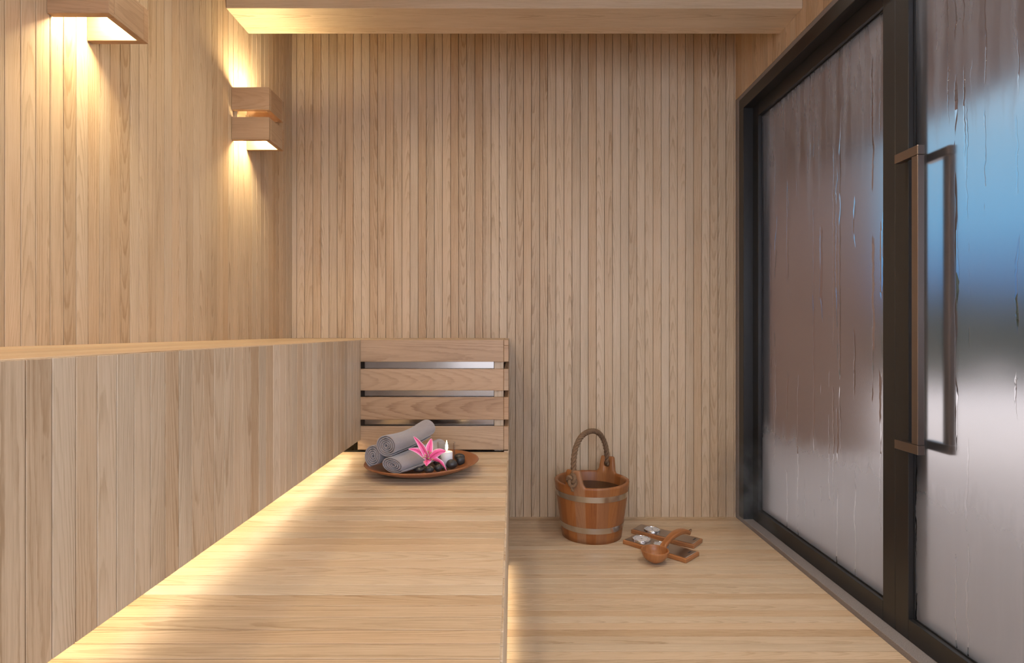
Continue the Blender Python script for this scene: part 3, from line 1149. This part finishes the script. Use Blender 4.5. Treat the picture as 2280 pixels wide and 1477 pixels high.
# smooth resample
dense_c = []
for i in range(len(ctrl) - 1):
    for k_ in range(5):
        w = k_ / 5
        p0 = ctrl[max(i - 1, 0)]
        p1 = ctrl[i]
        p2 = ctrl[i + 1]
        p3 = ctrl[min(i + 2, len(ctrl) - 1)]
        dense_c.append(tuple(0.5 * ((2 * b) + (-a + c) * w + (2 * a - 5 * b + 4 * c - d) * w * w + (-a + 3 * b - 3 * c + d) * w ** 3) for a, b, c, d in zip(p0, p1, p2, p3)))
dense_c.append(ctrl[-1])
mb = MB()
seg = 20
for i, (s_, z_, hw, hh) in enumerate(dense_c):
    nx = dense_c[min(i + 1, len(dense_c) - 1)]
    pv = dense_c[max(i - 1, 0)]
    tn = Vector((nx[0] - pv[0], nx[1] - pv[1])).normalized()
    for k_ in range(seg):
        a = 2 * math.pi * k_ / seg
        ca, sa = math.cos(a), math.sin(a)
        ex = 0.55
        ox = hw * math.copysign(abs(ca) ** ex, ca)
        oz = hh * math.copysign(abs(sa) ** ex, sa)
        p_ = Vector((lx, ly, 0)) + hd * (s_ - tn.y * oz) + hn * ox + Vector((0, 0, z_ + tn.x * oz))
        mb.v.append(tuple(p_))
for i in range(len(dense_c) - 1):
    for k_ in range(seg):
        l_ = (k_ + 1) % seg
        q = [i * seg + k_, i * seg + l_, (i + 1) * seg + l_, (i + 1) * seg + k_]
        gr = []
        for w in q:
            kk = w % seg
            a = 2 * math.pi * kk / seg
            gr.append((dense_c[w // seg][0], 0.014 * math.cos(a) + 0.01 * math.sin(a)))
        mb.face(q, gr, (0.2, 0.5), 0, True)
mb.face([k_ for k_ in reversed(range(seg))], None, (0.2, 0.5))
mb.face([(len(dense_c) - 1) * seg + k_ for k_ in range(seg)], None, (0.2, 0.5))
mb.build('handle', LADLE, ladle)
mb = MB()
tip = Vector((lx, ly, 0)) + hd * 0.276 + Vector((0, 0, 0.051))
for j in range(2):
    path = []
    for i in range(28):
        a = 2 * math.pi * i / 28
        path.append(tip + hd * (0.005 + 0.009 * math.cos(a) + 0.003 * j) + hn * (0.007 * math.sin(a) - 0.003 + 0.006 * j) + Vector((0, 0, 0.006 * math.sin(a + j) + 0.004)))
    mb.tube(path, 0.0022, 7, closed=True)
cord = mb.build('hanging_cord', ROPE, ladle)

# ================================================================== tray
tx, ty = -0.3035, 1.922
TS = 0.965
tray = MB()


def wob(a, r):
    k_ = (r / 0.194) ** 3
    return (0.004 * math.cos(2 * a - 0.4) * k_, (0.0040 * math.cos(a - 0.2)) * k_)


tprof = [(0, 0.0003), (0.085, 0.0003), (0.105, 0.0025), (0.140, 0.0120), (0.172, 0.0235), (0.190, 0.0325), (0.1945, 0.0365), (0.1935, 0.0388), (0.190, 0.0385),
         (0.180, 0.0340), (0.160, 0.0255), (0.135, 0.0180), (0.105, 0.0125), (0.060, 0.0105), (0, 0.0100)]
tray.lathe([(r * TS, z + ZL) for r, z in tprof], 96, tx, ty, True, seed=(0.5, 0.5), grain='r', wob=wob)
tag(tray.build('serving_tray', TRAYW), 'round reddish wooden tray holding towels, lily and candle on the lower bench', 'tray')


def tray_z(x, y):
    r = math.hypot(x - tx, y - ty) / TS
    ins = [(0, 0.0100), (0.060, 0.0105), (0.105, 0.0125), (0.135, 0.0180), (0.160, 0.0255), (0.180, 0.0340), (0.19, 0.0385)]
    for (r0, z0), (r1, z1) in zip(ins, ins[1:]):
        if r <= r1:
            return ZL + z0 + (z1 - z0) * (r - r0) / (r1 - r0)
    return ZL + 0.0385


# ---- rolled towels


def towel(axis_pts, radii, turns, phase, th, label, hand=1):
    """axis_pts: points along the roll; radii: (horizontal, vertical) at each of them"""
    n_st = 40
    m = len(axis_pts) - 1

    def lerp_path(s):
        q = s * m
        i = min(int(q), m - 1)
        w = q - i
        p0, p1, p2, p3 = (axis_pts[max(i - 1, 0)], axis_pts[i], axis_pts[i + 1], axis_pts[min(i + 2, m)])
        cr = lambda a, b, c, d: 0.5 * ((2 * b) + (-a + c) * w + (2 * a - 5 * b + 4 * c - d) * w * w + (-a + 3 * b - 3 * c + d) * w ** 3)
        pt = Vector([cr(p0[k], p1[k], p2[k], p3[k]) for k in range(3)])
        r0, r1, r2, r3 = (radii[max(i - 1, 0)], radii[i], radii[i + 1], radii[min(i + 2, m)])
        rd = [cr(r0[k], r1[k], r2[k], r3[k]) for k in range(2)]
        return pt, rd

    ax = (Vector(axis_pts[-1]) - Vector(axis_pts[0])).normalized()
    e1 = ax.cross(Vector((0, 0, 1))).normalized()
    e2 = e1.cross(ax).normalized()
    npts = int(turns * 34)
    Rm = 1.0
    rin = 0.10
    spiral = []
    for i in range(npts + 1):
        t_ = i / npts
        a = phase + hand * turns * 2 * math.pi * t_
        r = rin + (Rm - rin) * t_
        spiral.append((a, r))
    pitch = (Rm - rin) / turns
    half = pitch * th / 2
    mb = MB()
    stations = [0.0, 0.006, 0.016] + [0.016 + 0.968 * i / n_st for i in range(1, n_st)] + [0.984, 0.994, 1.0]
    shr = {0.0: 0.35, 0.006: 0.8, 1.0: 0.35, 0.994: 0.8}
    cols = 2 * (npts + 1)
    for s in stations:
        pt, (rx, rz) = lerp_path(s)
        hh = half * shr.get(s, 1.0)
        ring = []
        for (a, r) in spiral:
            wv = 1 + 0.05 * math.sin(2 * a + 1.3 * phase)
            ring.append((a, (r + hh) * wv))
        for (a, r) in reversed(spiral):
            wv = 1 + 0.05 * math.sin(2 * a + 1.3 * phase)
            ring.append((a, (r - hh) * wv))
        for (a, r) in ring:
            fold = 1 + 0.025 * math.sin(9 * s + 3 * math.sin(a) + phase) * min(1, 6 * s)
            mb.v.append(tuple(pt + e1 * (rx * r * fold * math.cos(a)) + e2 * (rz * r * fold * math.sin(a))))
    ns = len(stations)
    for i in range(ns - 1):
        for k_ in range(cols):
            l_ = (k_ + 1) % cols
            mb.face([i * cols + k_, (i + 1) * cols + k_, (i + 1) * cols + l_, i * cols + l_], None, (0.5, 0.5), 0, True)
    for base_i, flip in ((0, False), (ns - 1, True)):
        for k_ in range(npts):
            q = [base_i * cols + k_, base_i * cols + k_ + 1, base_i * cols + cols - 2 - k_, base_i * cols + cols - 1 - k_]
            mb.face(q if not flip else list(reversed(q)), None, (0.5, 0.5), 0, True)
    o = mb.build('rolled_towel', TOWEL)
    return tag(o, label, 'towel', 'rolled towels on the tray')


towel([(-0.454, 1.850, 0.511), (-0.420, 1.925, 0.5105), (-0.388, 1.998, 0.510), (-0.358, 2.065, 0.5105)],
      [(0.030, 0.037), (0.029, 0.036), (0.029, 0.035), (0.029, 0.035)], 4.6, 0.6, 0.60, 'grey rolled towel lower on the tray, on the side of the wall lamps')
towel([(-0.378, 1.800, 0.4925), (-0.332, 1.876, 0.4955), (-0.290, 1.950, 0.4985), (-0.252, 2.020, 0.503)],
      [(0.044, 0.0255), (0.041, 0.029), (0.037, 0.032), (0.034, 0.034)], 4.6, 2.0, 0.60, 'grey rolled towel lying behind the pink lily')
towel([(-0.402, 1.818, 0.551), (-0.362, 1.897, 0.553), (-0.330, 1.957, 0.561), (-0.300, 2.015, 0.574)],
      [(0.041, 0.036), (0.039, 0.032), (0.037, 0.030), (0.037, 0.034)], 5.0, 5.2, 0.60, 'grey rolled towel topmost, resting on the other two rolls')

# ---- pebbles


def pebble(px, py, zc, rx, ry, rz, rot, label):
    p_ = at(px, py, zc)
    me = bpy.data.meshes.new('pebble')
    bm = bmesh.new()
    bmesh.ops.create_icosphere(bm, subdivisions=4, radius=1.0)
    sd = random.random() * 10
    for v in bm.verts:
        c_ = v.co
        k_ = 1 + 0.06 * math.sin(2.1 * c_.x + sd) + 0.05 * math.sin(2.7 * c_.y + 2 * sd) + 0.04 * math.sin(3 * c_.z + sd)
        v.co = Vector((c_.x * rx, c_.y * ry, c_.z * rz)) * k_
    for f in bm.faces:
        f.smooth = True
    bm.to_mesh(me)
    bm.free()
    me.materials.append(PEBBLE)
    o = bpy.data.objects.new('pebble', me)
    C.objects.link(o)
    o.location = (p_.x, p_.y, max(zc, tray_z(p_.x, p_.y) + rz * 0.96))
    o.rotation_euler = (0, 0, rot)
    return tag(o, label, 'stone', 'dark pebbles on the tray')


pebble(932, 1046, 0.468, 0.0175, 0.013, 0.0085, -0.3, 'flat dark pebble in front of the lower towel roll')
pebble(956, 1046, 0.472, 0.0165, 0.013, 0.0125, 0.2, 'round dark pebble directly below the lily throat')
pebble(975, 1043, 0.470, 0.0125, 0.012, 0.0115, 0.9, 'dark pebble under the drooping lily petal')
pebble(986, 1040, 0.466, 0.0100, 0.010, 0.0085, 0.4, 'small dark pebble half hidden behind the lily petal tip')
pebble(1006.5, 1034, 0.475, 0.0185, 0.015, 0.0155, 0.1, 'largest dark pebble in front of the candle glass')
pebble(1025, 1026.5, 0.474, 0.0155, 0.014, 0.0150, 0.6, 'round dark pebble nearest the tray rim')
pebble(1022, 1019.5, 0.474, 0.0190, 0.014, 0.0130, -0.2, 'dark pebble behind the one nearest the tray rim')
pebble(944, 1041, 0.466, 0.0110, 0.011, 0.0095, 0.7, 'small dark pebble beside the lily stem')
pebble(972, 1029, 0.468, 0.0110, 0.011, 0.0110, 0.2, 'dark pebble between the lily and the candle glass')

# ---- candle in a glass
gx, gy = -0.2215, 1.912
gz = ZL + 0.0152
RG, HG = 0.0305, 0.5435 - gz
mb = MB()
mb.lathe([(0, gz), (RG - 0.003, gz), (RG, gz + 0.003), (RG, gz + HG - 0.001), (RG - 0.0008, gz + HG), (RG - 0.0018, gz + HG - 0.001), (RG - 0.0018, gz + 0.006), (RG - 0.004, gz + 0.0045), (0, gz + 0.0045)], 56, gx, gy)
tag(mb.build('candle_glass', THIN), 'clear glass tumbler around the lit candle', 'candle holder')
cz = gz + 0.005
candle = empty('candle', (gx + 0.002, gy, cz), 'short white pillar candle burning inside the glass', 'candle')
ccx = gx + 0.002
rc, hc = 0.0200, 0.050
mb = MB()
mb.lathe([(0, cz), (rc, cz), (rc, cz + hc - 0.002), (rc - 0.002, cz + hc), (0.010, cz + hc - 0.002), (0, cz + hc - 0.003)], 40, ccx, gy)
mb.build('wax', WAX, candle)
mb = MB()
mb.tube([(ccx, gy, cz + hc - 0.004), (ccx + 0.0006, gy, cz + hc + 0.003), (ccx, gy, cz + hc + 0.008)], 0.0009, 6)
mb.build('wick', INK, candle)
mb = MB()
mb.lathe([(0, cz + hc + 0.003), (0.0028, cz + hc + 0.006), (0.0046, cz + hc + 0.012), (0.0042, cz + hc + 0.019), (0.0024, cz + hc + 0.027), (0.0009, cz + hc + 0.034), (0, cz + hc + 0.038)], 20, ccx, gy)
mb.build('flame', FLAME_E, candle)

# ---- lily
lcx, lcy, lcz = -0.263, 1.778, 0.515
lily = empty('lily', (lcx, lcy, lcz), 'pink stargazer lily with pale petal edges lying before the towels', 'flower')


def petal(tip, bow, w, side_hint, curl=0.0):
    """a curved, folded petal from the throat to tip (metres from the throat)"""
    mb = MB()
    n, m = 18, 9
    tipv = Vector(tip)
    bowv = Vector(bow)
    base = Vector((0, 0, -0.004))
    sh = Vector(side_hint)
    for i in range(n + 1):
        t_ = i / n
        c = base * (1 - t_) ** 2 + bowv * 2 * t_ * (1 - t_) + tipv * t_ * t_
        d = ((bowv - base) * 2 * (1 - t_) + (tipv - bowv) * 2 * t_).normalized()
        sdv = (sh - d * sh.dot(d)).normalized()
        nv = sdv.cross(d).normalized()
        wid = w * (math.sin(math.pi * min(1, (t_ * 0.93 + 0.07)) ** 0.85) ** 0.75) * (1 if t_ < 0.98 else 0.5) + 0.0004
        for k_ in range(m + 1):
            v_ = -1 + 2 * k_ / m
            rf = 0.0010 * math.sin(t_ * 17 + v_ * 2) * abs(v_)
            p_ = c + sdv * (wid * v_) + nv * (0.34 * wid * (v_ * v_) + curl * wid * v_ + rf - 0.0012 * math.exp(-(v_ * 6) ** 2))
            mb.v.append(tuple(p_))
    for i in range(n):
        for k_ in range(m):
            q = [i * (m + 1) + k_, i * (m + 1) + k_ + 1, (i + 1) * (m + 1) + k_ + 1, (i + 1) * (m + 1) + k_]
            gr = [(w_ // (m + 1) / n, -1 + 2 * (w_ % (m + 1)) / m) for w_ in q]
            mb.face(q, gr, (0.5, 0.5), 0, True)
    o = mb.build('petal', PETAL, lily, world=False)
    so = o.modifiers.new('thickness', 'SOLIDIFY')
    so.thickness = 0.0009
    so.offset = 0
    return o


petal((-0.0450, 0.004, 0.0720), (-0.006, -0.018, 0.040), 0.0100, (0.85, -0.2, 0.5))
petal((0.0090, 0.020, 0.0620), (0.004, -0.010, 0.040), 0.0115, (1, 0.1, -0.1))
petal((-0.0590, -0.010, 0.0350), (-0.022, -0.004, 0.036), 0.0085, (0.5, 0.35, 0.8))
petal((0.0570, -0.006, 0.0270), (0.030, -0.020, 0.036), 0.0120, (-0.5, 0.15, 0.85))
petal((0.0590, -0.010, -0.0310), (0.036, -0.012, 0.016), 0.0082, (0.3, -0.55, 0.75))
petal((0.0030, -0.046, -0.0090), (0.002, -0.030, 0.012), 0.0120, (1, 0.0, 0.0))
tips = [(-0.010, -0.020, 0.012), (0.004, -0.016, 0.030), (0.012, -0.018, 0.026), (0.018, -0.022, 0.006), (-0.004, -0.024, 0.020), (0.006, -0.026, 0.010)]
for tp in tips:
    mb = MB()
    tv = Vector(tp)
    mb.tube([(0, 0, 0), tv * 0.5 + Vector((0, -0.002, 0.004)), tv], 0.0007, 6)
    d_ = Vector((1, 0.2, 0.35)).normalized() * 0.0038
    st = mb.build('stamen', STEMG, lily, world=False)
    mb = MB()
    mb.tube([tv - d_, tv - d_ * 0.4, tv + d_ * 0.4, tv + d_], [0.0005, 0.0012, 0.0012, 0.0005], 7)
    mb.build('anther', ANTHER, st, world=False)
mb = MB()
mb.tube([(0, 0, 0.0), (-0.006, 0.008, -0.014), (-0.011, 0.018, -0.026), (-0.013, 0.04, -0.036)], [0.004, 0.0024, 0.0020, 0.0018], 8)
mb.build('stem', STEMG, lily, world=False)

# ================================================================== outside
mb = MB()  # unseen screen added to shade the fogged panes and the snow
x = XR + 0.16
while x < 15:
    mb.box(x, x + 0.115, 0.70, 0.74, -0.2, 2.36, 2)
    x += 0.118
tag(mb.build('added_light_screen', EXTWOOD), 'unseen brown board screen added outside to keep bright sky off the fogged panes', 'screen', kind='structure')

mb = MB()
nx_, ny_ = 40, 40
for j in range(ny_ + 1):
    for i in range(nx_ + 1):
        x = XR + 0.137 + 60 * (i / nx_) ** 2.2
        y = -25 + 90 * j / ny_
        z = -0.03 + (0.04 * math.sin(x * 0.35 + 0.4 * y) * math.cos(y * 0.23) * min(1, max(0, (x - 4) / 8)))
        mb.v.append((x, y, z))
for j in range(ny_):
    for i in range(nx_):
        a = j * (nx_ + 1) + i
        mb.face([a, a + 1, a + nx_ + 2, a + nx_ + 1], None, (0.5, 0.5), 0, True)
tag(mb.build('ground', SNOW), 'snow-covered ground outside the glass doors', 'ground', kind='structure')

mb = MB()
x = XR + 0.14
while x < 2.86:
    mb.box(x, min(x + 0.115, 2.86), 4.40, 4.43, -0.03, 2.42, 2)
    x += 0.118
mb.box(XR + 0.13, 2.858, 4.425, 4.60, -0.03, 2.42, 2)
tag(mb.build('exterior_wall', EXTWOOD), 'brown board-clad house wall seen through the far fogged panel', 'wall', kind='structure')
mb = MB()
for k_ in range(14):
    a = XR + 0.14 + k_ * 0.118
    mb.box(a, a + 0.115, 0.9, 4.6, 2.36, 2.385, 1)
mb.box(XR + 0.13, 2.80, 0.88, 4.62, 2.385, 2.50, 1)
tag(mb.build('porch_roof', EXTWOOD), 'brown boarded porch roof above the glass doors outside', 'roof', kind='structure')


def fir(x, y, h, r):
    root = empty('fir_tree', (x, y, -0.05), 'dark snowy-garden fir tree blurred behind the fogged door', 'tree', 'firs beyond the glass door')
    mb = MB()
    mb.tube([(x, y, -0.1), (x, y, h * 0.9)], [0.07, 0.02], 8)
    mb.build('trunk', BARK, root)
    mb = MB()
    tiers = 9
    for k_ in range(tiers):
        z0 = 0.10 * h + 0.82 * h * k_ / tiers
        z1 = z0 + h * 0.22
        rr = r * (1 - k_ / tiers) + 0.06
        n = 22
        b = len(mb.v)
        for i in range(n):
            a = 2 * math.pi * i / n + k_
            q = rr * (1 if i % 2 else 0.62) * random.uniform(0.85, 1.1)
            mb.v.append((x + q * math.cos(a), y + q * math.sin(a), z0 - 0.05 * (i % 2) * h * 0.4))
        mb.v.append((x, y, z1))
        mb.v.append((x, y, z0 + 0.02))
        for i in range(n):
            mb.face([b + i, b + (i + 1) % n, b + n])
            mb.face([b + (i + 1) % n, b + i, b + n + 1])
    mb.build('needles', NEEDLE, root)


random.seed(5)
for i in range(15):
    x = 5.6 + i * 0.74
    y = 9.6 + (0.55 if i % 2 else -0.35)
    fir(x, y, random.uniform(1.35, 1.9), random.uniform(0.46, 0.54))
for i in range(9):
    fir(9.6 + i * 1.4, 15.2 + (0.3 if i % 2 else -0.3), random.uniform(1.9, 2.3), 0.60)
for i in range(9):
    fir(8.2 + i * 1.3, 11.8 + (0.35 if i % 2 else -0.35), random.uniform(1.7, 2.1), 0.58)


# ---- thin wisps of steam by the door frame and beside the bucket
def steam(cx_, cy_, cz_, rx, ry, rz, dens, label):
    m, t, out = mat('steam_wisp')
    pv = N(t, 'ShaderNodeVolumeScatter')
    pv.inputs['Color'].default_value = (0.95, 0.95, 0.97, 1)
    pv.inputs['Anisotropy'].default_value = 0.2
    c = N(t, 'ShaderNodeTexCoord')
    sepc = N(t, 'ShaderNodeVectorMath', operation='LENGTH')
    L(t, c.outputs['Object'], sepc.inputs[0])
    fall = M(t, 'SUBTRACT', 1.0, sepc.outputs['Value'], clamp=True)
    nz = noise(t, c.outputs['Object'], 2.6, 3, 0.6)
    d = M(t, 'MULTIPLY', M(t, 'MULTIPLY', M(t, 'SUBTRACT', nz, 0.40, clamp=True), fall), dens)
    L(t, d, pv.inputs['Density'])
    L(t, pv.outputs[0], out.inputs['Volume'])
    me = bpy.data.meshes.new('steam')
    bm = bmesh.new()
    bmesh.ops.create_icosphere(bm, subdivisions=3, radius=1.0)
    bm.to_mesh(me)
    bm.free()
    me.materials.append(m)
    o = bpy.data.objects.new('steam', me)
    o.location = (cx_, cy_, cz_)
    o.scale = (rx, ry, rz)
    C.objects.link(o)
    return tag(o, label, 'steam', kind='stuff')


steam(1.005, 2.42, 0.24, 0.13, 0.33, 0.23, 14.0, 'faint steam drifting at the foot of the door frame')
steam(0.096, 2.60, 0.50, 0.088, 0.17, 0.49, 9.0, 'faint steam rising between the bucket and the bench end')
